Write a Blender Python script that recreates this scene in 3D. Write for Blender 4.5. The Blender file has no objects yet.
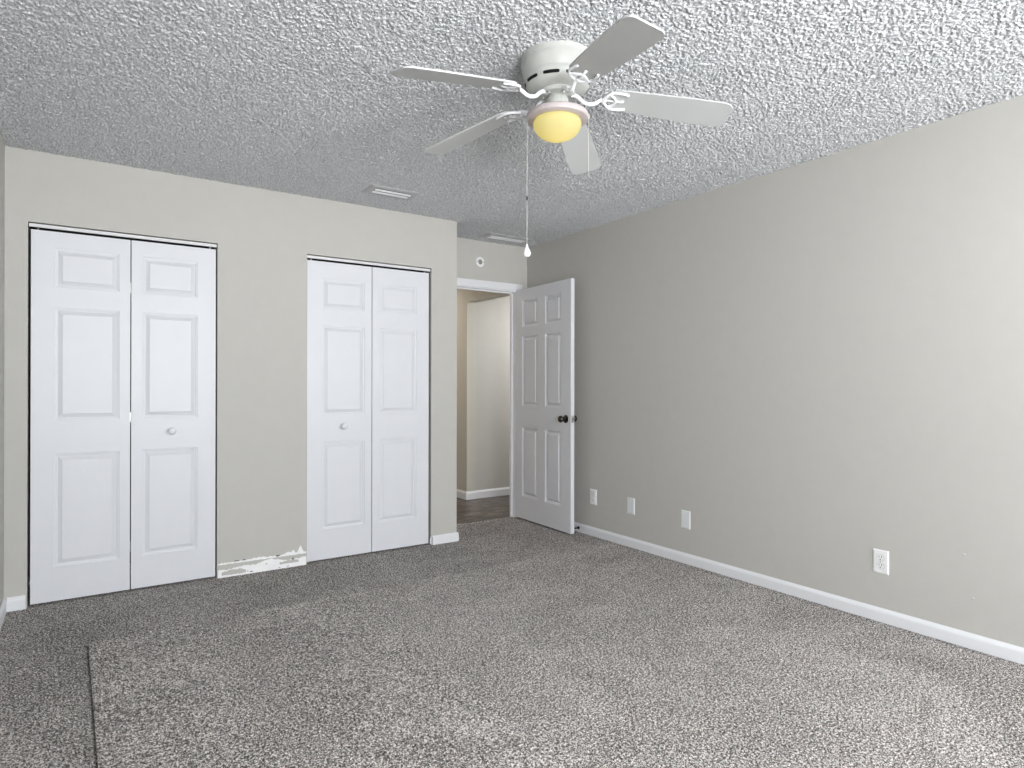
import bpy, bmesh, math, random
import numpy as np
from mathutils import Vector, Matrix
random.seed(7)
sc = bpy.context.scene
C = sc.collection
R90 = math.pi / 2

# ------------------------------------------------------------------ camera
cam_d = bpy.data.cameras.new('camera')
cam = bpy.data.objects.new('camera', cam_d)
C.objects.link(cam)
sc.camera = cam
cam_d.sensor_width = 36.0
cam_d.lens = 630.58 / 1024 * 36.0
cam_d.clip_start = 0.02
YAW, PITCH, ROLL = 0.5956, 0.0014, 0.0014
cam.location = (0, 0, 1.1898)
cam.rotation_euler = (Matrix.Rotation(-YAW, 3, 'Z') @ Matrix.Rotation(R90 + PITCH, 3, 'X') @ Matrix.Rotation(ROLL, 3, 'Z')).to_euler()

# ------------------------------------------------------------------ colour management, world
sc.view_settings.view_transform = 'Standard'
sc.view_settings.look = 'None'
sc.view_settings.gamma = 1
sc.view_settings.use_curve_mapping = False
sc.view_settings.exposure = 0.24
sc.cycles.max_bounces = 10
sc.cycles.diffuse_bounces = 8
sc.cycles.sample_clamp_indirect = 6
sc.cycles.use_denoising = True

world = bpy.data.worlds.new('world')
sc.world = world
world.use_nodes = True
world.node_tree.nodes['Background'].inputs[0].default_value = (0.85, 0.92, 1.0, 1)
world.node_tree.nodes['Background'].inputs[1].default_value = 1.5

def area_light(name, loc, rot, sx, sy, power, color, spread=math.pi):
    d = bpy.data.lights.new(name, 'AREA')
    d.shape = 'RECTANGLE'; d.size = sx; d.size_y = sy
    d.energy = power; d.color = color; d.spread = spread
    o = bpy.data.objects.new(name, d); C.objects.link(o)
    o.location = loc; o.rotation_euler = rot
    return o

# daylight: sky seen through the two windows behind the camera
area_light('window_daylight', (2.35, -1.50, 1.45), (R90, 0, 0), 1.6, 1.25, 96, (0.95, 0.98, 1.0))
area_light('window_daylight', (0.45, -1.50, 1.45), (R90, 0, 0), 1.0, 1.25, 128, (0.95, 0.98, 1.0))
# fill lamp added low outside, aimed up to lighten the ceiling
area_light('ceiling_uplight', (1.55, -5.5, 0.15), (R90 + .25, 0, 0), 6.5, 1.6, 360, (1.0, 0.99, 0.96))
# hall ceiling lamp and an added fill lamp that brightens the side room wall
area_light('hall_lamp', (2.75, 6.6, 2.40), (0, 0, 0), 0.3, 0.3, 15, (1.0, 0.90, 0.78))
area_light('side_room_fill', (4.5, 5.0, 2.3), (0, 0, 0), 0.5, 0.25, 23, (0.97, 0.98, 1.0))

# ------------------------------------------------------------------ dimensions
H = 2.44
D = 4.217       # closet wall
D2 = 4.669      # recessed door wall
XR = 3.327
XL = -0.348
XA = 2.349      # outside corner where the closet wall ends
YR = -1.35      # wall behind the camera
T = 0.12

# ------------------------------------------------------------------ helpers
def obj(name, bm, mat=None, parent=None, smooth=False, loc=None, rot=None):
    me = bpy.data.meshes.new(name)
    bmesh.ops.recalc_face_normals(bm, faces=bm.faces)
    bm.to_mesh(me); bm.free()
    if mat: me.materials.append(mat)
    if smooth:
        for p in me.polygons: p.use_smooth = True
        try: me.set_sharp_from_angle(angle=math.radians(38))
        except Exception: pass
    o = bpy.data.objects.new(name, me); C.objects.link(o)
    if parent: o.parent = parent
    if loc: o.location = loc
    if rot: o.rotation_euler = rot
    return o

def tag(o, label=None, cat=None, group=None, kind=None):
    if label: o['label'] = label
    if cat: o['category'] = cat
    if group: o['group'] = group
    if kind: o['kind'] = kind
    return o

def thing(name, loc, label, cat, group=None, rotz=0, kind=None):
    o = bpy.data.objects.new(name, None); C.objects.link(o)
    o.empty_display_size = 0.05
    o.location = loc; o.rotation_euler = (0, 0, rotz)
    return tag(o, label, cat, group, kind)

def box(bm, x0, x1, y0, y1, z0, z1, bev=0, seg=2):
    r = bmesh.ops.create_cube(bm, size=1)
    vs = r['verts']
    for v in vs:
        v.co = Vector((x0 + (v.co.x + .5) * (x1 - x0), y0 + (v.co.y + .5) * (y1 - y0), z0 + (v.co.z + .5) * (z1 - z0)))
    if bev:
        es = list({e for v in vs for e in v.link_edges})
        bmesh.ops.bevel(bm, geom=es, offset=bev, segments=seg, profile=0.5, affect='EDGES', clamp_overlap=True)

def NB(): return bmesh.new()

def lathe(bm, prof, seg=48, ctr=(0, 0), cap=True):
    rings = []
    for r, z in prof:
        if r < 1e-5:
            rings.append([bm.verts.new((ctr[0], ctr[1], z))])
        else:
            rings.append([bm.verts.new((ctr[0] + r * math.cos(2 * math.pi * k / seg), ctr[1] + r * math.sin(2 * math.pi * k / seg), z)) for k in range(seg)])
    for a, b in zip(rings[:-1], rings[1:]):
        for k in range(seg):
            k2 = (k + 1) % seg
            if len(a) == 1 and len(b) == 1: continue
            if len(a) == 1: bm.faces.new((a[0], b[k], b[k2]))
            elif len(b) == 1: bm.faces.new((a[k], a[k2], b[0]))
            else: bm.faces.new((a[k], a[k2], b[k2], b[k]))

def smooth_path(pts, sub=6):
    out = []
    P = [Vector(p) for p in pts]
    for i in range(len(P) - 1):
        p0 = P[max(i - 1, 0)]; p1 = P[i]; p2 = P[i + 1]; p3 = P[min(i + 2, len(P) - 1)]
        for k in range(sub):
            t = k / sub
            out.append(0.5 * ((2 * p1) + (-p0 + p2) * t + (2 * p0 - 5 * p1 + 4 * p2 - p3) * t * t + (-p0 + 3 * p1 - 3 * p2 + p3) * t ** 3))
    out.append(P[-1])
    return out

def tube(bm, pts, r, seg=8, r1=None, closed_ends=True):
    pts = [Vector(p) for p in pts]
    n = len(pts); rings = []
    up = Vector((0.13, 0.21, 0.97))
    for i, p in enumerate(pts):
        t = (pts[min(i + 1, n - 1)] - pts[max(i - 1, 0)]).normalized()
        a = t.cross(up)
        if a.length < 1e-3: a = t.cross(Vector((1, 0, 0)))
        a.normalize(); b = t.cross(a)
        rr = r if r1 is None else r + (r1 - r) * i / (n - 1)
        rings.append([bm.verts.new(p + rr * (a * math.cos(2 * math.pi * k / seg) + b * math.sin(2 * math.pi * k / seg))) for k in range(seg)])
    for A, B in zip(rings[:-1], rings[1:]):
        for k in range(seg):
            bm.faces.new((A[k], A[(k + 1) % seg], B[(k + 1) % seg], B[k]))
    if closed_ends:
        bm.faces.new(rings[0][::-1]); bm.faces.new(rings[-1])

def prism(bm, poly, h0, h1, axis='z'):
    """closed polygon (2-D) extruded between h0 and h1 along an axis"""
    def mk(a, b, h):
        return {'z': (a, b, h), 'y': (a, h, b), 'x': (h, a, b)}[axis]
    A = [bm.verts.new(mk(a, b, h0)) for a, b in poly]
    B = [bm.verts.new(mk(a, b, h1)) for a, b in poly]
    bm.faces.new(A[::-1]); bm.faces.new(B)
    n = len(poly)
    for k in range(n):
        bm.faces.new((A[k], A[(k + 1) % n], B[(k + 1) % n], B[k]))

def slab_with_holes(bm, us, vs, holes, h0, h1, axis):
    """solid slab over the grid us x vs (plane perpendicular to axis) minus rectangular holes"""
    cu = sorted(set([us[0], us[1]] + [h[0] for h in holes] + [h[1] for h in holes]))
    cv = sorted(set([vs[0], vs[1]] + [h[2] for h in holes] + [h[3] for h in holes]))
    cu = [c for c in cu if us[0] <= c <= us[1]]; cv = [c for c in cv if vs[0] <= c <= vs[1]]
    def solid(i, j):
        if i < 0 or j < 0 or i >= len(cu) - 1 or j >= len(cv) - 1: return False
        a = (cu[i] + cu[i + 1]) / 2; b = (cv[j] + cv[j + 1]) / 2
        return not any(h[0] < a < h[1] and h[2] < b < h[3] for h in holes)
    cache = {}
    def V(u, v, h):
        k = (round(u, 6), round(v, 6), round(h, 6))
        if k not in cache:
            cache[k] = bm.verts.new({'z': (u, v, h), 'y': (u, h, v), 'x': (h, u, v)}[axis])
        return cache[k]
    for i in range(len(cu) - 1):
        for j in range(len(cv) - 1):
            if not solid(i, j): continue
            a0, a1, b0, b1 = cu[i], cu[i + 1], cv[j], cv[j + 1]
            for h in (h0, h1):
                bm.faces.new((V(a0, b0, h), V(a1, b0, h), V(a1, b1, h), V(a0, b1, h)))
            if not solid(i - 1, j): bm.faces.new((V(a0, b0, h0), V(a0, b1, h0), V(a0, b1, h1), V(a0, b0, h1)))
            if not solid(i + 1, j): bm.faces.new((V(a1, b0, h0), V(a1, b1, h0), V(a1, b1, h1), V(a1, b0, h1)))
            if not solid(i, j - 1): bm.faces.new((V(a0, b0, h0), V(a1, b0, h0), V(a1, b0, h1), V(a0, b0, h1)))
            if not solid(i, j + 1): bm.faces.new((V(a0, b1, h0), V(a1, b1, h0), V(a1, b1, h1), V(a0, b1, h1)))

# ------------------------------------------------------------------ materials
def srgb(r, g, b):
    f = lambda c: (c / 255 / 12.92) if c / 255 <= 0.04045 else ((c / 255 + 0.055) / 1.055) ** 2.4
    return (f(r), f(g), f(b), 1)

class Mat:
    def __init__(s, name):
        s.m = bpy.data.materials.new(name); s.m.use_nodes = True
        s.nt = s.m.node_tree; s.b = s.nt.nodes['Principled BSDF']
        s.co = s.nt.nodes.new('ShaderNodeTexCoord')
    def n(s, t, **kw):
        x = s.nt.nodes.new(t)
        for k, v in kw.items():
            if hasattr(x, k): setattr(x, k, v)
            else: x.inputs[k.replace('_', ' ')].default_value = v
        return x
    def l(s, a, b): s.nt.links.new(a, b)
    def noise(s, scale, detail=2, rough=.5, vec=None, dist=0):
        x = s.n('ShaderNodeTexNoise'); x.inputs['Scale'].default_value = scale
        x.inputs['Detail'].default_value = detail; x.inputs['Roughness'].default_value = rough
        x.inputs['Distortion'].default_value = dist
        s.l(vec or s.co.outputs['Object'], x.inputs['Vector']); return x
    def ramp(s, fac, stops):
        x = s.n('ShaderNodeValToRGB'); r = x.color_ramp
        while len(r.elements) < len(stops): r.elements.new(0.5)
        for e, (p, c) in zip(r.elements, stops): e.position = p; e.color = c
        s.l(fac, x.inputs[0]); return x
    def bump(s, h, strength, dist, normal=None):
        x = s.n('ShaderNodeBump'); x.inputs['Strength'].default_value = strength
        x.inputs['Distance'].default_value = dist
        s.l(h, x.inputs['Height'])
        if normal: s.l(normal, x.inputs['Normal'])
        return x

def simple(name, col, rough=.5, metal=0, bump=0, bscale=80, var=0.0, spec=.5):
    M = Mat(name); M.b.inputs['Roughness'].default_value = rough
    M.b.inputs['Metallic'].default_value = metal
    M.b.inputs['Specular IOR Level'].default_value = spec
    c = srgb(*col)
    nz = M.noise(bscale * .08 + 2, 3)
    lo = tuple(x * (1 - var) for x in c[:3]) + (1,); hi = tuple(min(1, x * (1 + var)) for x in c[:3]) + (1,)
    M.l(M.ramp(nz.outputs['Fac'], [(.3, lo), (.7, hi)]).outputs[0], M.b.inputs['Base Color'])
    if bump:
        b = M.bump(M.noise(bscale, 3).outputs['Fac'], bump, .002)
        M.l(b.outputs[0], M.b.inputs['Normal'])
    return M.m

m_wall = simple('wall_paint', (192, 190, 185), .62, bump=.25, bscale=140, var=.012, spec=.35)
m_hall = simple('hall_paint', (196, 192, 182), .7, bump=.25, bscale=140, var=.012)
m_trim = simple('white_trim_paint', (230, 231, 234), .38, bump=.06, bscale=60, var=.01)
m_door = simple('white_door_paint', (220, 221, 226), .42, bump=.10, bscale=90, var=.01)
m_fan = simple('fan_white_enamel', (184, 185, 181), .35, var=.01)
m_blade = simple('fan_blade_laminate', (188, 189, 189), .5, var=.02, bump=.05, bscale=60)
m_plate = simple('outlet_plastic', (238, 238, 238), .3, var=.005)
m_blank = simple('blank_plate_plastic', (226, 229, 230), .3, var=.005)
m_dark = simple('dark_slot', (18, 18, 18), .8)
m_vent = simple('vent_enamel', (180, 181, 182), .45, var=.03)
m_blackmetal = simple('knob_dark_bronze', (84, 81, 77), .10, metal=1)
m_nickel = simple('brushed_nickel', (190, 188, 182), .3, metal=1)
m_rubber = simple('rubber', (225, 225, 222), .7)
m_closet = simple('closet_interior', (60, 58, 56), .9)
m_plaster = simple('bare_plaster', (246, 246, 246), .85, bump=.6, bscale=90, var=.03)
m_track = simple('track_white', (222, 223, 224), .4)
m_chain = simple('chain_metal', (205, 203, 198), .4, metal=.2)

# popcorn ceiling
M = Mat('popcorn_ceiling'); M.b.inputs['Roughness'].default_value = .95
M.b.inputs['Specular IOR Level'].default_value = .15
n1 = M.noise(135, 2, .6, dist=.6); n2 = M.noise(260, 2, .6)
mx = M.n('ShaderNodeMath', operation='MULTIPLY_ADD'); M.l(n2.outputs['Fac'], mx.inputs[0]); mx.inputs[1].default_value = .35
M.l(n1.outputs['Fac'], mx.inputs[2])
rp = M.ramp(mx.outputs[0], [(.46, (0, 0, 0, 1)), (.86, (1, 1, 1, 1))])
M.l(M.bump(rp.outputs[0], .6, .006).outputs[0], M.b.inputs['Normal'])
cr = M.ramp(rp.outputs[0], [(.0, srgb(160, 162, 164)), (.8, srgb(228, 229, 232))])  # low relief coloured darker: crevice shade put into the colour
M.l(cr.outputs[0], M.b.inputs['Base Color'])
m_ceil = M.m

# carpet: speckled grey-brown twist pile
def carpet(name, k, crease=False):
    M = Mat(name); M.b.inputs['Roughness'].default_value = 1.0
    M.b.inputs['Specular IOR Level'].default_value = .05
    try: M.b.inputs['Sheen Weight'].default_value = .15
    except Exception: pass
    a = M.noise(195, 3, .75, dist=.4); b = M.noise(100, 2, .6)
    mm = M.n('ShaderNodeMath', operation='MULTIPLY_ADD'); M.l(b.outputs['Fac'], mm.inputs[0]); mm.inputs[1].default_value = .45
    M.l(a.outputs['Fac'], mm.inputs[2])
    big = M.noise(1.6, 4, .6, dist=1.2)
    m2 = M.n('ShaderNodeMath', operation='MULTIPLY_ADD'); M.l(big.outputs['Fac'], m2.inputs[0]); m2.inputs[1].default_value = .09
    M.l(mm.outputs[0], m2.inputs[2])
    s = lambda r, g, b_: tuple(x * k for x in srgb(r, g, b_)[:3]) + (1,)
    cr = M.ramp(m2.outputs[0], [(.655, s(42, 38, 35)), (.735, s(112, 106, 102)), (.80, s(164, 158, 154)), (.865, s(250, 244, 240))])
    M.l(cr.outputs[0], M.b.inputs['Base Color'])
    bm_ = M.bump(mm.outputs[0], .7, .006)
    M.l(bm_.outputs[0], M.b.inputs['Normal'])
    return M.m
m_carpet = carpet('carpet_pile', .87)
m_remnant = carpet('carpet_pile_light', 1.0)

# dark plank floor in the hall
M = Mat('hall_wood'); M.b.inputs['Roughness'].default_value = .4
mp = M.n('ShaderNodeMapping'); mp.inputs['Scale'].default_value = (2.0, 14, 1); M.l(M.co.outputs['Object'], mp.inputs[0])
nz = M.noise(2.2, 6, .65, vec=mp.outputs[0], dist=.8)
bk = M.n('ShaderNodeTexBrick'); bk.inputs['Scale'].default_value = 1
bk.inputs['Brick Width'].default_value = 1.2; bk.inputs['Row Height'].default_value = .13; bk.inputs['Mortar Size'].default_value = .003
bk.inputs['Color1'].default_value = (.55, .55, .55, 1); bk.inputs['Color2'].default_value = (1, 1, 1, 1); bk.inputs['Mortar'].default_value = (.1, .1, .1, 1)
M.l(M.co.outputs['Object'], bk.inputs['Vector'])
cr = M.ramp(nz.outputs['Fac'], [(.38, srgb(34, 27, 24)), (.5, srgb(84, 73, 66)), (.62, srgb(150, 138, 128))])
mi = M.n('ShaderNodeMixRGB', blend_type='MULTIPLY'); mi.inputs[0].default_value = 1
M.l(cr.outputs[0], mi.inputs[1]); M.l(bk.outputs[0], mi.inputs[2]); M.l(mi.outputs[0], M.b.inputs['Base Color'])
m_wood = M.m

# frosted globe
M = Mat('frosted_globe'); nt = M.nt
tr = M.n('ShaderNodeBsdfTranslucent'); tr.inputs[0].default_value = (.72, .66, .36, 1)
df = M.n('ShaderNodeBsdfDiffuse'); df.inputs[0].default_value = (.6, .57, .36, 1)
mx = M.n('ShaderNodeMixShader'); mx.inputs[0].default_value = .35
M.l(tr.outputs[0], mx.inputs[1]); M.l(df.outputs[0], mx.inputs[2])
em = M.n('ShaderNodeEmission'); em.inputs[0].default_value = (1, .95, .36, 1); em.inputs[1].default_value = .13
ad = M.n('ShaderNodeAddShader'); M.l(mx.outputs[0], ad.inputs[0]); M.l(em.outputs[0], ad.inputs[1])
M.l(ad.outputs[0], nt.nodes['Material Output'].inputs[0])
m_globe = M.m

# window glass
M = Mat('window_glass')
tp = M.n('ShaderNodeBsdfTransparent'); tp.inputs[0].default_value = (1.0, 1.0, 1.0, 1)
gs = M.n('ShaderNodeBsdfGlossy'); gs.inputs['Roughness'].default_value = .02
mg = M.n('ShaderNodeMixShader'); mg.inputs[0].default_value = .04
M.l(tp.outputs[0], mg.inputs[1]); M.l(gs.outputs[0], mg.inputs[2]); M.l(mg.outputs[0], M.nt.nodes['Material Output'].inputs[0])
m_glass = M.m

# ------------------------------------------------------------------ room shell
OP = 2.056
CL1 = (-0.2512, 0.674)
CL2 = (1.2181, 2.1331)
def struct(name, bm, mat, label, cat, smooth=False):
    return tag(obj(name, bm, mat, smooth=smooth), label, cat, kind='structure')

def pile(name, x0, x1, y0, y1, step, amp, seed, base, mat, down=False, lump=None, under=None):
    """dense relief sheet: base(x, y) gives the height, random lumps of height amp stand on it"""
    rs = np.random.RandomState(seed)
    nx = int(round((x1 - x0) / step)) + 1; ny = int(round((y1 - y0) / step)) + 1
    xs = np.linspace(x0, x1, nx); ys = np.linspace(y0, y1, ny)
    X, Y = np.meshgrid(xs, ys)
    r = rs.rand(ny, nx)
    for k in range(lump or 0):
        p = np.pad(r, 1, mode='edge')
        r = (p[:-2, 1:-1] + 2 * p[1:-1, 1:-1] + p[2:, 1:-1]) / 4
        p = np.pad(r, 1, mode='edge')
        r = (p[1:-1, :-2] + 2 * p[1:-1, 1:-1] + p[1:-1, 2:]) / 4
    r = (r - r.mean()) / r.std()
    r = np.clip(r * .28 + .5, 0, 1)
    jx = (rs.rand(ny, nx) - .5) * step * .5; jy = (rs.rand(ny, nx) - .5) * step * .5
    jx[:, 0] = jx[:, -1] = 0; jy[0] = jy[-1] = 0
    Z = base(X, Y) + (-amp * r if down else amp * r)
    co = np.stack([X + jx, Y + jy, Z], -1).reshape(-1, 3).astype(np.float32)
    i = np.arange(nx * ny).reshape(ny, nx)
    q = np.stack([i[:-1, :-1], i[:-1, 1:], i[1:, 1:], i[1:, :-1]], -1).reshape(-1, 4)
    if down: q = q[:, ::-1]
    if under is not None:      # closed slab: add the flat back and the rim
        b = len(co); c4 = np.array([[x0, y0, under], [x1, y0, under], [x1, y1, under], [x0, y1, under]], np.float32)
        co = np.concatenate([co, c4])
        extra = [[b, b + 3, b + 2, b + 1] if not down else [b, b + 1, b + 2, b + 3]]
        loops = [list(i[0, :]) + [b + 1, b], list(i[:, -1]) + [b + 2, b + 1], list(i[-1, ::-1]) + [b + 3, b + 2], list(i[::-1, 0]) + [b, b + 3]]
    else: extra = []; loops = []
    tot = [4] * (len(q) + len(extra)) + [len(l) for l in loops]
    flat = np.concatenate([q.reshape(-1)] + [np.array(e) for e in extra] + [np.array(l) for l in loops]).astype(np.int32)
    tot = np.array(tot, np.int32)
    st = np.concatenate([[0], np.cumsum(tot)[:-1]]).astype(np.int32)
    me = bpy.data.meshes.new(name)
    me.vertices.add(len(co)); me.vertices.foreach_set('co', co.reshape(-1))
    me.loops.add(len(flat)); me.loops.foreach_set('vertex_index', flat)
    me.polygons.add(len(tot)); me.polygons.foreach_set('loop_start', st)
    try: me.polygons.foreach_set('loop_total', tot)
    except Exception: pass
    me.update(calc_edges=True); me.validate()
    sm = np.ones(len(me.polygons), bool); sm[len(q):] = False
    me.polygons.foreach_set('use_smooth', sm)
    me.materials.append(mat)
    o = bpy.data.objects.new(name, me); C.objects.link(o)
    return o

CX0, CY1 = .016, 3.46       # far left corner of the loose carpet
CROT, CW = math.radians(1.05), 3.225
def floor_base(X, Y):
    z = np.full_like(X, -.0035)
    # two faint creases pressed into the pile left of the loose piece
    for cx, ya, yb in ((-.085, 2.95, 3.62), (-.105, 2.45, 2.92)):
        c = cx + .012 * np.sin(Y * 9)
        z -= .004 * np.exp(-((X - c) / .004) ** 2) * ((Y > ya) & (Y < yb))
    ca, sa = math.cos(CROT), math.sin(CROT)
    U = (X - CX0) * ca + (Y - CY1) * sa; V = -(X - CX0) * sa + (Y - CY1) * ca     # in the loose carpet's own directions
    z[(U > -.005) & (V < -.012) & (U < CW - .01)] = -.014
    return z
o = tag(pile('floor', XL, XR, .2, D + .495, .0042, .0050, 11, floor_base, m_carpet, lump=0, under=-.06), kind='structure')
tag(o, 'speckled grey brown carpet covering the bedroom floor', 'floor')
bm = NB(); box(bm, XL - T, XR + T, YR - T, .2, -0.06, 0)
struct('floor_rear', bm, m_carpet, 'carpet of the rear part of the bedroom', 'floor')

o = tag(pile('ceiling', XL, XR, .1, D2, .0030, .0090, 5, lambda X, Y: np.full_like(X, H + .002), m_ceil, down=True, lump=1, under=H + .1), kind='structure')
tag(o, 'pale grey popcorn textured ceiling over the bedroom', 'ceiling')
bm = NB(); box(bm, XL - T, XR + T, YR - T, .1, H, H + .1)
struct('ceiling_rear', bm, m_ceil, 'popcorn ceiling over the rear part of the bedroom', 'ceiling')

bm = NB(); slab_with_holes(bm, (XL - T, XA), (0, H), [(CL1[0], CL1[1], 0, OP), (CL2[0], CL2[1], 0, OP)], D, D + .11, 'y')
struct('wall_back', bm, m_wall, 'greige painted wall that holds the two closet openings', 'wall')
bm = NB(); box(bm, XA - .11, XA, D + .11, D2 + T, 0, H)
struct('wall_closet_end', bm, m_wall, 'short greige return wall beside the entry recess', 'wall')

DJ0, DJ1, DH = 2.376, 3.203, 2.035
TR = .07
bm = NB(); slab_with_holes(bm, (XA, XR), (0, H), [(DJ0, DJ1 + .012, 0, DH)], D2, D2 + TR, 'y')
struct('wall_recess', bm, m_wall, 'greige wall above and around the open entry doorway', 'wall')
bm = NB(); box(bm, XR, XR + T, YR - T, D2 + T, 0, H)
struct('wall_right', bm, m_wall, 'long plain greige wall on the right with outlets', 'wall')
bm = NB(); box(bm, XL - T, XL, YR - T, D, 0, H)
struct('wall_left', bm, m_wall, 'greige wall just visible at the left edge', 'wall')
WIN = [(1.55, 3.15, .85, 2.08), (-.05, .95, .85, 2.08)]
bm = NB(); slab_with_holes(bm, (XL, XR), (0, H), WIN, YR - T, YR, 'y')
struct('wall_rear', bm, m_wall, 'greige wall with two windows behind the camera', 'wall')
for i, (x0, x1, z0, z1) in enumerate(WIN):
    w = thing(f'window_{i+1}', ((x0 + x1) / 2, YR - T, z0), ['wide double window in the rear wall', 'narrow window in the rear wall'][i], 'window', kind='structure')
    cx = (x0 + x1) / 2; hw = (x1 - x0) / 2; hh = z1 - z0
    bm = NB(); slab_with_holes(bm, (-hw, hw), (0, hh), [(-hw + .05, -.02, .05, hh / 2 - .02), (.02, hw - .05, .05, hh / 2 - .02), (-hw + .05, -.02, hh / 2 + .02, hh - .05), (.02, hw - .05, hh / 2 + .02, hh - .05)], .02, .06, 'y')
    fr_ = obj('window_frame', bm, m_trim, w)
    bm = NB(); box(bm, -hw + .045, hw - .045, .038, .042, .045, hh - .045); obj('glass', bm, m_glass, fr_)
    bm = NB(); box(bm, -hw, hw, .1, .16, -.03, -.0, .004)
    obj('window_sill', bm, m_trim, w)

# closet interiors
for nm, (x0, x1) in (('wall_closet_left', (XL, 0.93)), ('wall_closet_right', (0.95, XA - .11))):
    bm = NB()
    y0, y1 = D + .11, D + .68
    if nm == 'wall_closet_right': y1 = D2 + T
    t = .02
    box(bm, x0, x1, y1, y1 + t, 0, H); box(bm, x0, x0 + t, y0, y1, 0, H); box(bm, x1 - t, x1, y0, y1, 0, H)
    struct(nm, bm, m_closet, 'dark inside of the %s closet behind its folding doors' % ('left' if 'left' in nm else 'right'), 'wall')
bm = NB(); box(bm, XL, XA - .11, D2 + T + .001, D + .70, -.06, -.001)
struct('floor_closet', bm, m_carpet, 'carpet inside the closets', 'floor')
bm = NB(); box(bm, XL, XA - .11, D2 + T + .001, D + .72, H, H + .1)
struct('ceiling_closet', bm, m_closet, 'ceiling inside the closets', 'ceiling')

# hall beyond the door
XW, YW, HH = 3.272, 5.66, 2.046
bm = NB(); box(bm, 1.9, 5.2, D + 0.495, 8.5, -.06, -.004)
struct('floor_hall', bm, m_wood, 'dark weathered plank floor in the hall past the door', 'floor')
bm = NB(); box(bm, 1.9, 5.2, D2 + T, 8.5, H, H + .1)
struct('ceiling_hall', bm, m_hall, 'plain ceiling of the hall', 'ceiling')
bm = NB(); slab_with_holes(bm, (D2 + T, 8.4), (0, H), [(D2 + T, YW, 0, HH)], XW, XW + .11, 'x')
struct('wall_hall_right', bm, m_hall, 'beige hall wall with a cased opening seen through the doorway', 'wall')
bm = NB(); box(bm, XW + .11, 5.1, YW + .012, YW + .012 + .1, 0, H)
struct('wall_side_room', bm, m_wall, 'pale grey wall seen through the hall opening', 'wall')
bm = NB(); box(bm, XR + T, 5.1, D2, D2 + T, 0, H); 
struct('wall_side_room_front', bm, m_wall, 'hidden front wall of the side room', 'wall')
bm = NB(); box(bm, 5.1, 5.2, D2, YW + .11, 0, H)
struct('wall_side_room_end', bm, m_wall, 'hidden end wall of the side room', 'wall')
bm = NB(); box(bm, 2.0, 2.1, D2 + T + .14, 8.4, 0, H)
struct('wall_hall_left', bm, m_hall, 'left wall of the hall', 'wall')
bm = NB(); box(bm, 2.0, XW + .11, 8.4, 8.5, 0, H)
struct('wall_hall_end', bm, m_hall, 'end wall of the hall', 'wall')

# ------------------------------------------------------------------ baseboards
BB, BT = .068, .013
def base_profile(h=BB, t=BT):
    return [(0, 0), (t, 0), (t, h * .72), (t * .8, h * .84), (t * .45, h * .94), (t * .3, h), (0, h)]
def base_run(bm, p0, p1, nrm, h=BB, t=BT):
    p0 = Vector(p0); p1 = Vector(p1); n = Vector(nrm)
    pr = base_profile(h, t)
    A = [bm.verts.new((p0.x + n.x * a, p0.y + n.y * a, b)) for a, b in pr]
    B = [bm.verts.new((p1.x + n.x * a, p1.y + n.y * a, b)) for a, b in pr]
    k = len(pr)
    bm.faces.new(A); bm.faces.new(B[::-1])
    for i in range(k): bm.faces.new((A[i], A[(i + 1) % k], B[(i + 1) % k], B[i]))
bm = NB(); base_run(bm, (XR, YR + .013, 0), (XR, D2 - .001, 0), (-1, 0, 0))
struct('baseboard_right', bm, m_trim, 'long white baseboard along the right wall', 'baseboard')
bm = NB(); base_run(bm, (XL, YR + .013, 0), (XL, D - .001, 0), (1, 0, 0), .072)
struct('baseboard_left', bm, m_trim, 'white baseboard of the left wall at the picture edge', 'baseboard')
bm = NB(); base_run(bm, (XL + BT, D, 0), (CL1[0] - .006, D, 0), (0, -1, 0), .072)
struct('baseboard_back', bm, m_trim, 'short white baseboard left of the left closet', 'baseboard')
bm = NB(); base_run(bm, (CL2[1] + .008, D, 0), (XA + BT, D, 0), (0, -1, 0), .066)
base_run(bm, (XA, D, 0), (XA, D2 - .02, 0), (1, 0, 0), .066)
struct('baseboard_corner', bm, m_trim, 'short white baseboard wrapping the corner right of the right closet', 'baseboard')
bm = NB(); base_run(bm, (XL, YR, 0), (XR, YR, 0), (0, 1, 0))
struct('baseboard_rear', bm, m_trim, 'white baseboard under the rear windows', 'baseboard')
bm = NB(); base_run(bm, (XW, YW, 0), (XW, 8.4, 0), (-1, 0, 0), .085, .012)
base_run(bm, (XW - .012, YW, 0), (XW + .11, YW, 0), (0, -1, 0), .085, .012)
base_run(bm, (XW + .11, YW + .012, 0), (5.1, YW + .012, 0), (0, -1, 0), .085, .012)
struct('baseboard_hall', bm, m_trim, 'white baseboard of the hall and side room walls', 'baseboard')

# torn strip where the baseboard between the closets was taken off
def ragged(x0, x1, zlo, zhi, n, seed):
    rnd = random.Random(seed)
    top, bot = [], []
    for i in range(n + 1):
        u = i / n; x = x0 + (x1 - x0) * u
        top.append((x, zhi(u) + rnd.uniform(-.003, .004))); bot.append((x, zlo(u) + (rnd.uniform(-.002, .002) if zlo(u) > .005 else 0)))
    return bot, top
def strip(bm, bot, top, y0, y1):
    rows = []
    for (xb, zb), (xt, zt) in zip(bot, top):
        zt = max(zt, zb + .001)
        rows.append([bm.verts.new(c) for c in ((xb, y0, zb), (xt, y0, zt), (xt, y1, zt), (xb, y1, zb))])
    for a, b in zip(rows[:-1], rows[1:]):
        for k in range(4): bm.faces.new((a[k], a[(k + 1) % 4], b[(k + 1) % 4], b[k]))
    bm.faces.new(rows[0][::-1]); bm.faces.new(rows[-1])
bx0, bx1 = CL1[1] + .006, CL2[0] - .004
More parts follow.
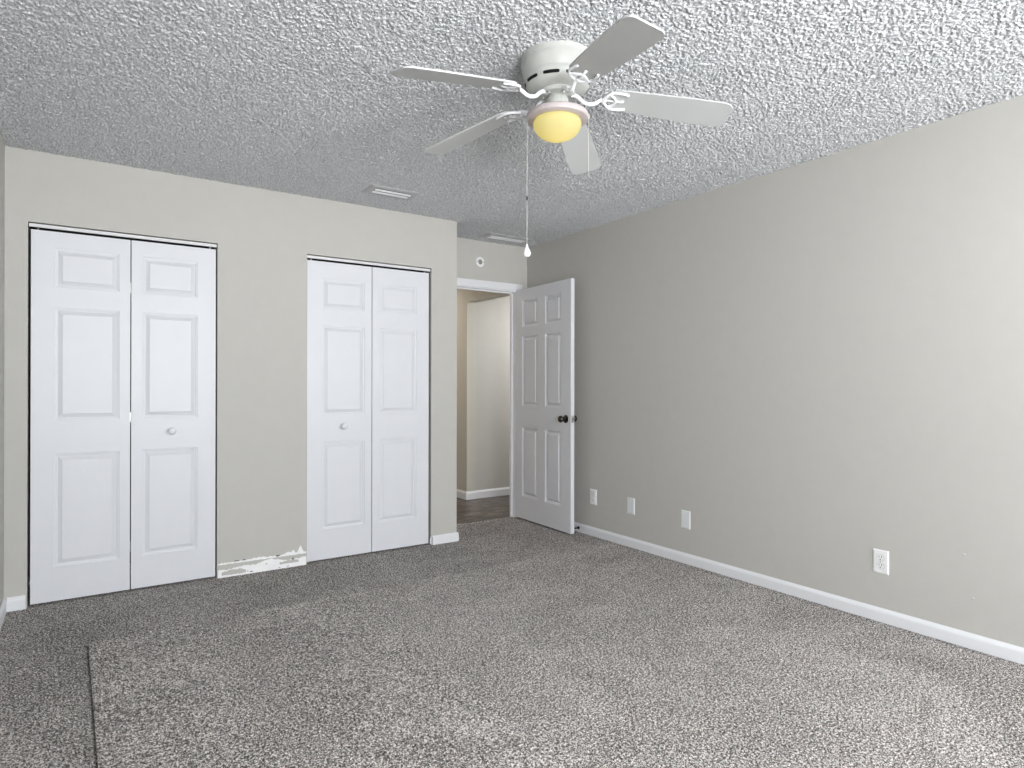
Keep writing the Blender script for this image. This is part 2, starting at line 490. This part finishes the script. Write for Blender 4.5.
def hi_low(u): return .050 + .020 * math.exp(-((u - .55) / .12) ** 2) - .004 * math.sin(u * 17)
bm = NB(); strip(bm, *ragged(bx0, bx1, lambda u: 0.0, hi_low, 60, 3), D - .005, D)
o = struct('baseboard_gap', bm, m_plaster, 'rough white scarred plaster strip between the two closets where a baseboard is missing', 'plaster')
def hi_up(u):
    v = .088 - .002 * u
    v += .020 * math.exp(-((u - .845) / .022) ** 2) + .045 * math.exp(-((u - .93) / .025) ** 2) + .012 * math.exp(-((u - .78) / .04) ** 2)
    v += .006 * math.exp(-((u - .45) / .1) ** 2)
    return v
bm = NB(); strip(bm, *ragged(bx0, bx1, lambda u: .079 - .003 * u, hi_up, 90, 9), D - .002, D)
obj('torn_paint', bm, m_plaster, o)
bm = NB()
for u, z, w, h in ((.20, .092, .03, .004), (.28, .094, .014, .004), (.66, .086, .03, .007), (.53, .045, .012, .005), (.36, .012, .02, .006), (.32, .018, .01, .004), (.84, .052, .006, .02), (.68, .008, .015, .003), (.78, .01, .02, .003)):
    x = bx0 + (bx1 - bx0) * u
    prism(bm, [(x - w / 2, z), (x - w * .2, z - h / 2), (x + w / 2, z - h * .1), (x + w * .3, z + h / 2), (x - w * .3, z + h * .35)], D - .0062, D - .001, 'y')
obj('dark_chip', bm, m_dark, o)
bm = NB(); strip(bm, *ragged(bx0 + .02, bx0 + .16, lambda u: .012, lambda u: .03 + .012 * math.sin(u * 3), 14, 5), D - .006, D - .004)
strip(bm, *ragged(bx1 - .17, bx1 - .05, lambda u: .028, lambda u: .04 + .008 * math.sin(u * 3), 14, 6), D - .006, D - .004)
obj('paint_scar', bm, m_wall, o)

# ------------------------------------------------------------------ door casing and jambs
tr = thing('trim_1', (DJ1, D2, 0), 'white painted casing and jamb around the open entry doorway', 'door casing', kind='structure')
def in_t(bm):  # world to local of the casing thing
    bmesh.ops.translate(bm, verts=bm.verts, vec=(-DJ1, -D2, 0)); return bm
bm = NB(); box(bm, XA + .002, 3.268, D2 - .016, D2, DH - .004, 2.094, .005)
obj('head_casing', in_t(bm), m_trim, tr)
bm = NB(); box(bm, DJ1 + .006, 3.268, D2 - .016, D2, 0, DH - .004, .005)
obj('side_casing', in_t(bm), m_trim, tr)
bm = NB(); box(bm, DJ1 - .003, DJ1 + .012, D2 - .003, D2 + TR + .003, 0, DH - .012); box(bm, DJ1 - .013, DJ1 - .003, D2 + .045, D2 + .075, 0, DH - .012)
obj('hinge_jamb', in_t(bm), m_trim, tr)
bm = NB(); box(bm, XA + .002, DJ0 + .010, D2 - .003, D2 + TR + .003, 0, DH - .012)
obj('strike_jamb', in_t(bm), m_trim, tr)
bm = NB(); box(bm, XA + .002, DJ1 + .012, D2 - .003, D2 + TR + .003, DH - .012, DH + .002); box(bm, DJ0 + .01, DJ1 - .003, D2 + .045, D2 + .075, DH - .022, DH - .012)
obj('head_jamb', in_t(bm), m_trim, tr)

# ------------------------------------------------------------------ panelled door leaves
def panel_face(bm, w, h, y, panels, s):
    """face in the xz plane at y, recessed mouldings go to y + s*depth"""
    xs = sorted({0, w} | {p[0] for p in panels} | {p[1] for p in panels})
    zs = sorted({0, h} | {p[2] for p in panels} | {p[3] for p in panels})
    cache = {}
    def V(x, z, d=0):
        k = (round(x, 5), round(z, 5), round(d, 5))
        if k not in cache: cache[k] = bm.verts.new((x, y + s * d, z))
        return cache[k]
    for i in range(len(xs) - 1):
        for j in range(len(zs) - 1):
            a = (xs[i] + xs[i + 1]) / 2; b = (zs[j] + zs[j + 1]) / 2
            if any(p[0] < a < p[1] and p[2] < b < p[3] for p in panels): continue
            bm.faces.new((V(xs[i], zs[j]), V(xs[i + 1], zs[j]), V(xs[i + 1], zs[j + 1]), V(xs[i], zs[j + 1])))
    prof = [(0, 0), (.0012, .0045), (.006, .0050), (.0115, .0065), (.0125, .0135), (.0165, .0135), (.035, .0050), (.0362, .0015), (.040, .0015)]
    for x0, x1, z0, z1 in panels:
        for (o0, d0), (o1, d1) in zip(prof[:-1], prof[1:]):
            c0 = [(x0 + o0, z0 + o0), (x1 - o0, z0 + o0), (x1 - o0, z1 - o0), (x0 + o0, z1 - o0)]
            c1 = [(x0 + o1, z0 + o1), (x1 - o1, z0 + o1), (x1 - o1, z1 - o1), (x0 + o1, z1 - o1)]
            for k in range(4):
                k2 = (k + 1) % 4
                bm.faces.new((V(*c0[k], d0), V(*c0[k2], d0), V(*c1[k2], d1), V(*c1[k], d1)))
        o1, d1 = prof[-1]
        bm.faces.new((V(x0 + o1, z0 + o1, d1), V(x1 - o1, z0 + o1, d1), V(x1 - o1, z1 - o1, d1), V(x0 + o1, z1 - o1, d1)))
def leaf_bm(w, h, t, panels, both=True):
    bm = NB()
    panel_face(bm, w, h, 0, panels, 1)
    panel_face(bm, w, h, t, panels if both else [], -1)
    xs = sorted({0, w} | {p[0] for p in panels} | {p[1] for p in panels})
    zs = sorted({0, h} | {p[2] for p in panels} | {p[3] for p in panels})
    def q(*c): bm.faces.new([bm.verts.new(v) for v in c])
    for a, b in zip(xs[:-1], xs[1:]):
        for z in (0, h): q((a, 0, z), (b, 0, z), (b, t, z), (a, t, z))
    for a, b in zip(zs[:-1], zs[1:]):
        for x in (0, w): q((x, 0, a), (x, 0, b), (x, t, b), (x, t, a))
    bmesh.ops.remove_doubles(bm, verts=bm.verts, dist=1e-5)
    return bm

def knob_bm(s=1.0):
    bm = NB()
    lathe(bm, [(.0, 0), (.016 * s, 0), (.017 * s, .003), (.010 * s, .006), (.008 * s, .014), (.011 * s, .019), (.017 * s, .023), (.0185 * s, .029), (.016 * s, .035), (.009 * s, .039), (0, .040)], 24)
    bmesh.ops.rotate(bm, verts=bm.verts, cent=(0, 0, 0), matrix=Matrix.Rotation(R90, 3, 'X'))   # z -> -y
    return bm

Z0 = .012
def bifold(name, span, leaves, label, knob):
    x0, x1 = span
    t = thing(name, ((x0 + x1) / 2, D + .014, 0), label, 'closet door', kind='structure')
    ox = (x0 + x1) / 2
    objs = []
    for (a, b, ps) in leaves:
        pans = [(p[0] - a, p[1] - a, p[2] - Z0, p[3] - Z0) for p in ps]
        objs.append(obj('door_leaf', leaf_bm(b - a, 2.019 - Z0, .034, pans), m_door, t, loc=(a - ox, 0, Z0)))
    li, kx, kz = knob
    k = obj('door_knob', knob_bm(1.2), m_door, objs[li], smooth=True, loc=(kx - leaves[li][0], 0, kz - Z0))
    bm = NB()
    box(bm, x0 - ox + .004, x1 - ox - .004, -.004, -.001, 2.033, 2.047)
    box(bm, x0 - ox + .004, x1 - ox - .004, .030, .033, 2.038, 2.047)
    box(bm, x0 - ox + .004, x1 - ox - .004, -.004, .033, 2.047, 2.050)
    obj('track', bm, m_track, t)
    # pivots
    bm = NB()
    for px in (leaves[0][0] + .03 - ox, leaves[1][1] - .03 - ox):
        tube(bm, [(px, .017, 2.019 - .002), (px, .017, 2.047)], .005, 8)
    tube(bm, [(leaves[0][0] + .012 - ox, .017, .0), (leaves[0][0] + .012 - ox, .017, Z0 + .002)], .005, 8)
    obj('pivot', bm, m_nickel, t)
    # hinges on the back between the leaves
    bm = NB()
    for z in (.25, 1.0, 1.75):
        box(bm, leaves[0][1] - ox - .015, leaves[1][0] - ox + .015, .034, .036, z - .03, z + .03)
        tube(bm, [((leaves[0][1] + leaves[1][0]) / 2 - ox, .037, z - .03), ((leaves[0][1] + leaves[1][0]) / 2 - ox, .037, z + .03)], .003, 8)
    obj('hinge', bm, m_nickel, t)
    return t
rows1 = [(1.716, 1.930), (.992, 1.607), (.196, .811)]
def pan(x0, x1, rows): return [(x0, x1, a, b) for a, b in rows]
bifold('door_2', CL1, [(-.239, .2165, pan(-.137, .165, rows1)), (.222, .666, pan(.277, .567, rows1))],
       'left white panelled folding closet door with its knob on the right leaf', (1, .428, .914))
rows2 = [(1.702, 1.906), (.985, 1.590), (.213, .804)]
bifold('door_3', CL2, [(1.223, 1.6725, pan(1.323, 1.622, rows2)), (1.678, 2.118, pan(1.728, 2.018, rows2))],
       'right white panelled folding closet door with its knob on the left leaf', (0, 1.470, .907))
# small hinge bracket at the foot of the right closet jamb
bm = NB(); box(bm, CL2[1] - .002, CL2[1] + .003, D - .010, D + .012, .004, .062, .001)
box(bm, CL2[1] - .014, CL2[1] + .003, D - .010, D - .007, .012, .052, .001)
tag(obj('pivot_bracket', bm, m_trim), 'small white metal bracket at the foot of the right closet jamb', 'bracket')

# entry door, hinged on the right jamb and opened into the room
LW, LH = .800, 2.018
hinge = Vector((3.197, D2 - .014, .014))
free = Vector((3.173, D2 - .014 - LW, .014))
ang = math.atan2(free.y - hinge.y, free.x - hinge.x)
# local +x runs from hinge to free edge; panel face at local y=0 should look toward -x world
door = thing('door_1', hinge, 'white six panel entry door standing open with a dark knob', 'door', kind='structure', rotz=ang)
# observed panel positions measured from the hinge
cols = [(.105, .337), (.452, .672)]
rws = [(1.700, 1.936), (1.008, 1.618), (.215, .818)]
pans = [(a, b, c - .014, d - .014) for a, b in cols for c, d in rws]
# world -x side is local -y side when local x points to -y world
slab = obj('door_leaf', leaf_bm(LW, LH, .035, pans), m_door, door, loc=(0, 0, 0))
def mirror_y(bm, t=.035):
    for v in bm.verts: v.co.y = t - v.co.y
    return bm
kx, kz = .735, .905
def lockset(side):
    bm = NB()
    prof = [(0, 0), (.033, 0), (.033, .003), (.028, .008), (.014, .010), (.011, .020), (.012, .030), (.022, .038), (.027, .047), (.027, .056), (.022, .063), (.010, .066), (0, .066)]
    lathe(bm, prof, 32)
    bmesh.ops.rotate(bm, verts=bm.verts, cent=(0, 0, 0), matrix=Matrix.Rotation(R90 * side, 3, 'X'))
    return bm
k = obj('door_knob', lockset(1), m_blackmetal, door, smooth=True, loc=(kx, 0, kz))
k = obj('door_knob', lockset(-1), m_blackmetal, door, smooth=True, loc=(kx, .035, kz))
bm = NB(); box(bm, LW, LW + .0015, .006, .029, kz - .028, kz + .028, .0004); 
obj('latch_plate', bm, m_nickel, door)
bm = NB(); prism(bm, [(.0, .010), (.012, .014), (.012, .024), (.0, .026)], kz - .008, kz + .008, 'z')
bmesh.ops.translate(bm, verts=bm.verts, vec=(LW + .0005, 0, 0))
obj('latch_bolt', bm, m_nickel, door)
for z in (.20, 1.0, 1.80):
    bm = NB(); tube(bm, [(-.004, .038, z - .045), (-.004, .038, z + .045)], .006, 12)
    box(bm, -.002, .0, .004, .036, z - .045, z + .045)
    obj('hinge', bm, m_nickel, door)

# spring door stop on the right baseboard
st = thing('door_stop', (XR - BT, 3.925, .034), 'small spring door stop on the baseboard behind the open door', 'door stop')
bm = NB(); lathe(bm, [(0, 0), (.012, 0), (.012, .004), (.006, .006), (0, .006)], 16)
bmesh.ops.rotate(bm, verts=bm.verts, cent=(0, 0, 0), matrix=Matrix.Rotation(-R90, 3, 'Y')); obj('base', bm, m_blackmetal, st, smooth=True)
bm = NB(); pts = []
for i in range(121):
    a = i / 120 * 2 * math.pi * 12; pts.append((-.005 - .048 * i / 120, .0055 * math.cos(a), .0055 * math.sin(a)))
tube(bm, pts, .0012, 6); obj('spring', bm, m_blackmetal, st, smooth=True)
bm = NB(); lathe(bm, [(0, .05), (.006, .05), (.008, .054), (.008, .062), (.005, .066), (0, .066)], 16)
bmesh.ops.rotate(bm, verts=bm.verts, cent=(0, 0, 0), matrix=Matrix.Rotation(-R90, 3, 'Y')); obj('rubber_tip', bm, m_rubber, st, smooth=True)

# ------------------------------------------------------------------ carpet laid loose on top
def thick(X): return np.where(X < .25, .0145, np.maximum(.0008, .0145 * (1 - (X - .25) / 1.1)))
def loose_base(X, Y):
    e = np.clip(X / .008, 0, 1) * .002 + np.clip(-Y / .008, 0, 1) * .002 - .004
    return thick(X) + e - .003 + .002 * np.sin(Y * 3.1) * np.exp(-(X / .1) ** 2)
o = pile('loose_carpet', 0, CW, .28 - CY1, 0, .0042, .0050, 23, loose_base, m_remnant, lump=0, under=-.013)
o.location = (CX0, CY1, 0); o.rotation_euler = (0, 0, CROT)
tag(o, 'large loose grey carpet piece lying on the floor with a straight cut left edge', 'carpet')

# ------------------------------------------------------------------ ceiling fan
FX, FY = 1.4985, 1.904
fan = thing('ceiling_fan', (FX, FY, H), 'white five blade flush mount ceiling fan with a lit yellow globe', 'ceiling fan')
bm = NB()
lathe(bm, [(0, 0), (.137, 0), (.1405, -.004), (.1405, -.018), (.138, -.024), (.1395, -.030), (.138, -.040), (.135, -.058), (.130, -.074), (.128, -.080), (.1285, -.084), (.1265, -.092),
           (.1225, -.108), (.116, -.116), (.104, -.122), (.088, -.126), (.080, -.127), (.0, -.128)], 72)
obj('motor_housing', bm, m_fan, fan, smooth=True)
# cooling slots around the lower bowl
n = 9
for k in range(n):
    bm = NB()
    a0 = 2 * math.pi * k / n + .12; a1 = a0 + .50
    outer = []; 
    S = 8
    for (ra, za, rb, zb) in ((.1246, -.100, .1216, -.1115),):
        A = []; B = []
        for i in range(S + 1):
            a = a0 + (a1 - a0) * i / S
            shr = .0018 if i in (0, S) else 0
            A.append(bm.verts.new(((ra + .0008) * math.cos(a), (ra + .0008) * math.sin(a), za - shr)))
            B.append(bm.verts.new(((rb + .0008) * math.cos(a), (rb + .0008) * math.sin(a), zb + shr)))
        for i in range(S): bm.faces.new((A[i], A[i + 1], B[i + 1], B[i]))
    bmesh.ops.solidify(bm, geom=bm.faces[:], thickness=.0015)
    obj('cooling_slot', bm, m_dark, fan)
bm = NB()
lathe(bm, [(0, -.126), (.066, -.126), (.068, -.132), (.066, -.142), (.050, -.146), (0, -.147)], 40)
obj('flywheel', bm, m_fan, fan, smooth=True)
bm = NB()
lathe(bm, [(0, -.145), (.034, -.146), (.038, -.152), (.043, -.158), (.0445, -.206), (.050, -.213), (0, -.213)], 40)
obj('switch_housing', bm, m_fan, fan, smooth=True)
for k in range(6):
    a = 2 * math.pi * k / 6 + .3
    bm = NB(); lathe(bm, [(0, -.143), (.006, -.143), (.007, -.148), (.005, -.152), (0, -.153)], 12, (.055 * math.cos(a), .055 * math.sin(a)))
    obj('hub_screw', bm, m_nickel, fan, smooth=True)
# light kit
bm = NB()
lathe(bm, [(.044, -.210), (.095, -.211), (.114, -.213), (.1190, -.218), (.1195, -.230), (.118, -.2345), (.115, -.2365), (.088, -.2375), (.084, -.232), (.0, -.228)], 72)
fit = obj('light_fitter', bm, simple('light_pan_enamel', (178, 168, 168), .35), fan, smooth=True)
bm = NB()
R0, dep = .0925, .074
pr = [(.083, -.2305)]
for i in range(0, 19):
    a = -.42 + (R90 + .42) * i / 18
    pr.append((R0 * math.cos(a) ** .95 if i < 18 else 0, -.250 - (dep - .012) * math.sin(a) * (1 if a > 0 else .5)))
lathe(bm, pr, 64)
gl = obj('globe', bm, m_globe, fan, smooth=True)
pl = bpy.data.lights.new('fan_bulb', 'POINT'); pl.energy = 0.07; pl.color = (1, .80, .45); pl.shadow_soft_size = .02
po = bpy.data.objects.new('fan_bulb', pl); C.objects.link(po); po.location = (FX, FY, H - .262)

# blades
def blade_outline():
    r0, r1 = .203, .679
    P = []
    def w(r): return .0565 + (.071 - .0565) * min(1, (r - r0) / .30)
    # lower side root -> tip
    P.append((r0 + .004, -.030)); P.append((r0 + .012, -.048)); 
    for i in range(9):
        r = r0 + .03 + (r1 - .075 - r0 - .03) * i / 8; P.append((r, -w(r)))
    # tip: rounded corners joined by shallow arc
    for i in range(1, 7):
        a = -R90 + (R90 * .78) * i / 6; P.append((r1 - .055 + .040 * math.cos(a), -.031 + .040 * math.sin(a)))
    for i in range(1, 7):
        a = (R90 * .22) + (R90 * .78) * i / 6; P.append((r1 - .055 + .040 * math.cos(a), .031 + .040 * math.sin(a)))
    for i in range(8, -1, -1):
        r = r0 + .03 + (r1 - .075 - r0 - .03) * i / 8; P.append((r, w(r)))
    P.append((r0 + .012, .048)); P.append((r0 + .004, .030)); P.append((r0, 0))
    return P
PIT = math.radians(-12)
ZR, ZT = 2.286 - H, 2.220 - H
DROOP = math.atan2(ZR - ZT, .668 - .2)
Bm = Matrix.Translation((.2, 0, ZR)) @ Matrix.Rotation(DROOP, 4, 'Y') @ Matrix.Rotation(PIT, 4, 'X') @ Matrix.Translation((-.2, 0, 0))
bm = NB(); prism(bm, blade_outline(), -.003, .003, 'z')
sharp = [e for e in bm.edges if len(e.link_faces) == 2 and e.calc_face_angle(0) > 1.2]
bmesh.ops.bevel(bm, geom=sharp, offset=.0012, segments=2, affect='EDGES', clamp_overlap=True)
bmesh.ops.transform(bm, matrix=Bm, verts=bm.verts)
bmesh.ops.recalc_face_normals(bm, faces=bm.faces)
blade_me = bpy.data.meshes.new('fan_blade'); bm.to_mesh(blade_me); bm.free(); blade_me.materials.append(m_blade)
# blade iron: S arm from the flywheel then a scrolled fork under the blade root
bm = NB()
def bl(x, y, z=-.006): return Bm @ Vector((x, y, z))
arm = smooth_path([(.045, 0, -.139), (.068, 0, -.141), (.085, 0, -.152), (.103, 0, -.168), (.135, 0, -.174), bl(.168, 0, -.010), bl(.190, 0, -.008)], 6)
tube(bm, arm, .0085, 10, .0070)
for s in (-1, 1):
    p = smooth_path([bl(.172, 0, -.010), bl(.183, .016 * s, -.010), bl(.196, .036 * s, -.008), bl(.215, .047 * s, -.007), bl(.245, .046 * s, -.006), bl(.268, .040 * s, -.005)], 5)
    tube(bm, p, .0062, 8, .0046)
    p = smooth_path([bl(.196, .036 * s, -.008), bl(.212, .024 * s, -.008), bl(.222, .010 * s, -.008), bl(.226, 0, -.007)], 4)
    tube(bm, p, .0050, 8)
tube(bm, [bl(.185, 0, -.008), bl(.250, 0, -.006)], .0042, 8)
for x, y in ((.250, 0), (.255, .044), (.255, -.044)):
    c = bl(x, y, -.004); 
    m4 = Matrix.Translation(c) @ Bm.to_3x3().to_4x4()
    r = bmesh.ops.create_cone(bm, cap_ends=True, segments=12, radius1=.0065, radius2=.0065, depth=.004, matrix=m4)
bmesh.ops.recalc_face_normals(bm, faces=bm.faces)
iron_me = bpy.data.meshes.new('blade_iron'); bm.to_mesh(iron_me); bm.free(); iron_me.materials.append(m_trim)
for p in iron_me.polygons: p.use_smooth = True
for a in (178.0, 109.5, 39.0, -34.0, -104.8):
    b = bpy.data.objects.new('fan_blade', blade_me); C.objects.link(b); b.parent = fan
    b.rotation_euler = (0, 0, math.radians(a))
    i = bpy.data.objects.new('blade_iron', iron_me); C.objects.link(i); i.parent = b

# pull chains
def chain(dx, dy, z0, z1, pendant):
    bm = NB()
    tube(bm, [(dx, dy, z0 - H), (dx, dy, z1 - H)], .0009, 6)
    nb = int((z0 - z1) / .006)
    for k in range(nb):
        z = z0 - H - k * .006
        bmesh.ops.create_icosphere(bm, subdivisions=1, radius=.0013, matrix=Matrix.Translation((dx, dy, z)))
    c = obj('pull_chain', bm, m_chain, fan)
    bm = NB(); lathe(bm, [(0, z0 - H + .012), (.004, z0 - H + .012), (.004, z0 - H - .002), (0, z0 - H - .004)], 12, (dx, dy)); obj('chain_eyelet', bm, m_fan, c, smooth=True)
    if pendant:
        bm = NB()
        zt = z1 - H
        lathe(bm, [(0, zt + .004), (.0025, zt + .003), (.004, zt - .004), (.0075, zt - .014), (.0125, zt - .024), (.0145, zt - .032), (.0125, zt - .040), (.007, zt - .045), (0, zt - .046)], 24, (dx, dy))
        obj('pendant', bm, m_plate, c, smooth=True)
        bm = NB(); lathe(bm, [(0, 1.917 - H), (.0024, 1.915 - H), (.0028, 1.908 - H), (.0024, 1.901 - H), (0, 1.899 - H)], 12, (dx, dy)); obj('chain_connector', bm, m_blackmetal, c, smooth=True)
chain(-.0905, .0725, 2.212, 1.728, True)
chain(.0945, -.0725, 2.212, 1.985, False)

# ------------------------------------------------------------------ ceiling vents
def vent(x, y, lx, ly, label):
    v = thing('ceiling_vent', (x, y, H), label, 'air vent', 'ceiling air vents')
    hx, hy = lx / 2, ly / 2
    fr = .042
    bm = NB()
    # sloped outer flange
    o = [(-hx, -hy), (hx, -hy), (hx, hy), (-hx, hy)]
    i1 = [(-hx + .012, -hy + .012), (hx - .012, -hy + .012), (hx - .012, hy - .012), (-hx + .012, hy - .012)]
    i2 = [(-hx + fr, -hy + fr), (hx - fr, -hy + fr), (hx - fr, hy - fr), (-hx + fr, hy - fr)]
    L = [[bm.verts.new((a, b, z)) for a, b in q] for q, z in ((o, -.000), (o, -.007), (i1, -.012), (i2, -.0135), (i2, -.006))]
    for A, B in zip(L[:-1], L[1:]):
        for k in range(4): bm.faces.new((A[k], A[(k + 1) % 4], B[(k + 1) % 4], B[k]))
    obj('vent_frame', bm, m_vent, v)
    bm = NB(); box(bm, -hx + fr, hx - fr, -hy + fr, hy - fr, -.0085, -.0065); obj('duct_opening', bm, m_dark, v)
    n = 2
    span = 2 * (hy - fr)
    for k in range(n):
        cy = -hy + fr + span * (k + .5) / n
        bm = NB(); w = span / n * .27
        w = .007
        prism(bm, [(cy - w, -.010), (cy + w, -.0185), (cy + w + .0015, -.0175), (cy - w + .0015, -.009)], -hx + fr + .001, hx - fr - .001, 'x')
        obj('louver', bm, m_trim, v)
    return v
vent(1.642, 3.815, .33, .185, 'white metal ceiling vent above the right closet')
vent(2.965, 4.460, .44, .175, 'white metal ceiling vent in the entry recess above the doorway')

# smoke detector mounting ring above the door
sd = thing('detector_mount', (2.828, D2, 2.252), 'round white empty detector mounting ring on the wall above the doorway', 'mounting ring')
bm = NB(); prof = [(.022, 0), (.043, 0), (.044, .004), (.041, .008), (.025, .009), (.022, .006), (.022, 0)]
lathe(bm, prof, 40); bmesh.ops.rotate(bm, verts=bm.verts, cent=(0, 0, 0), matrix=Matrix.Rotation(R90, 3, 'X')); obj('ring', bm, m_plate, sd, smooth=True)
bm = NB(); lathe(bm, [(0, .002), (.0222, .002), (.0222, 0), (0, 0)], 32); bmesh.ops.rotate(bm, verts=bm.verts, cent=(0, 0, 0), matrix=Matrix.Rotation(R90, 3, 'X')); obj('center_plate', bm, simple('junction_grey', (150, 148, 143), .6), sd)
for a, b, w, h in ((-.037, 0, .004, .003), (.037, 0, .004, .003)):
    bm = NB(); box(bm, a - w, a + w, -.0098, -.007, b - h, b + h); obj('screw_slot', bm, m_dark, sd)

# ------------------------------------------------------------------ outlets and plates on the right wall
def plate_bm(w=.076, h=.120):
    bm = NB()
    prof = [(0, 0), (0, .0015), (.0025, .0045), (.006, .006)]
    L = []
    for o, d in prof:
        L.append([bm.verts.new((-d, a, b)) for a, b in ((-w / 2 + o, -h / 2 + o), (w / 2 - o, -h / 2 + o), (w / 2 - o, h / 2 - o), (-w / 2 + o, h / 2 - o))])
    for A, B in zip(L[:-1], L[1:]):
        for k in range(4): bm.faces.new((A[k], A[(k + 1) % 4], B[(k + 1) % 4], B[k]))
    bm.faces.new(L[-1]); bm.faces.new(L[0][::-1])
    return bm
def disc_x(bm, y, z, r, x0, x1, seg=20, flat=0):
    P = []
    for k in range(seg):
        a = 2 * math.pi * k / seg
        P.append((y + r * math.cos(a), z + max(-r + flat, min(r - flat, r * math.sin(a)))))
    prism(bm, P, x0, x1, 'x')
def outlet(y, z, label):
    t = thing('wall_outlet', (XR, y, z), label, 'outlet')
    obj('cover_plate', plate_bm(), m_plate, t)
    for s in (1, -1):
        bm = NB(); disc_x(bm, 0, .0205 * s, .0172, -.0078, -.0055, 28, .0035)
        rc = obj('receptacle', bm, m_plate, t)
        bm = NB()
        box(bm, -.0082, -.0070, -.0078, -.0052, .0205 * s + .0000, .0205 * s + .0095)
        box(bm, -.0082, -.0070, .0052, .0074, .0205 * s + .0010, .0205 * s + .0090)
        disc_x(bm, 0, .0205 * s - .0075, .0028, -.0082, -.0070, 12)
        obj('slot', bm, m_dark, rc)
        bm = NB()   # dark seam around the receptacle face
        disc_x(bm, 0, .0205 * s, .0184, -.0062, -.0050, 28, .0035)
        obj('seam', bm, simple('seam_grey', (120, 120, 120), .7), rc)
    bm = NB(); disc_x(bm, 0, 0, .0032, -.0070, -.0055, 14); obj('screw', bm, m_nickel, t)
def blank(y, z, label):
    t = thing('blank_plate', (XR, y, z), label, 'wall plate')
    obj('cover_plate', plate_bm(), m_blank, t)
    for s in (1, -1):
        bm = NB(); disc_x(bm, 0, .0415 * s, .0030, -.0072, -.0055, 14); obj('screw', bm, m_blank, t)
outlet(3.760, .306, 'white duplex outlet on the right wall just past the open door')
blank(3.347, .301, 'blank white wall plate nearer the open door on the right wall')
blank(2.836, .292, 'blank white wall plate farther from the open door on the right wall')
outlet(1.589, .301, 'white duplex outlet alone on the right wall near the picture edge')
# filled nail holes
for y, z, lb in ((1.226, .417, 'upper small filled nail hole on the right wall beyond the near outlet'), (1.192, .226, 'lower small filled nail hole on the right wall beyond the near outlet')):
    bm = NB()
    bmesh.ops.create_uvsphere(bm, u_segments=14, v_segments=8, radius=1)
    for v in bm.verts: v.co = Vector((v.co.x * .0025, v.co.y * .007 * (1 + .3 * v.co.z), v.co.z * .006))
    tag(obj('wall_anchor', bm, m_wall, smooth=True, loc=(XR - .0005, y, z)), lb, 'wall anchor')
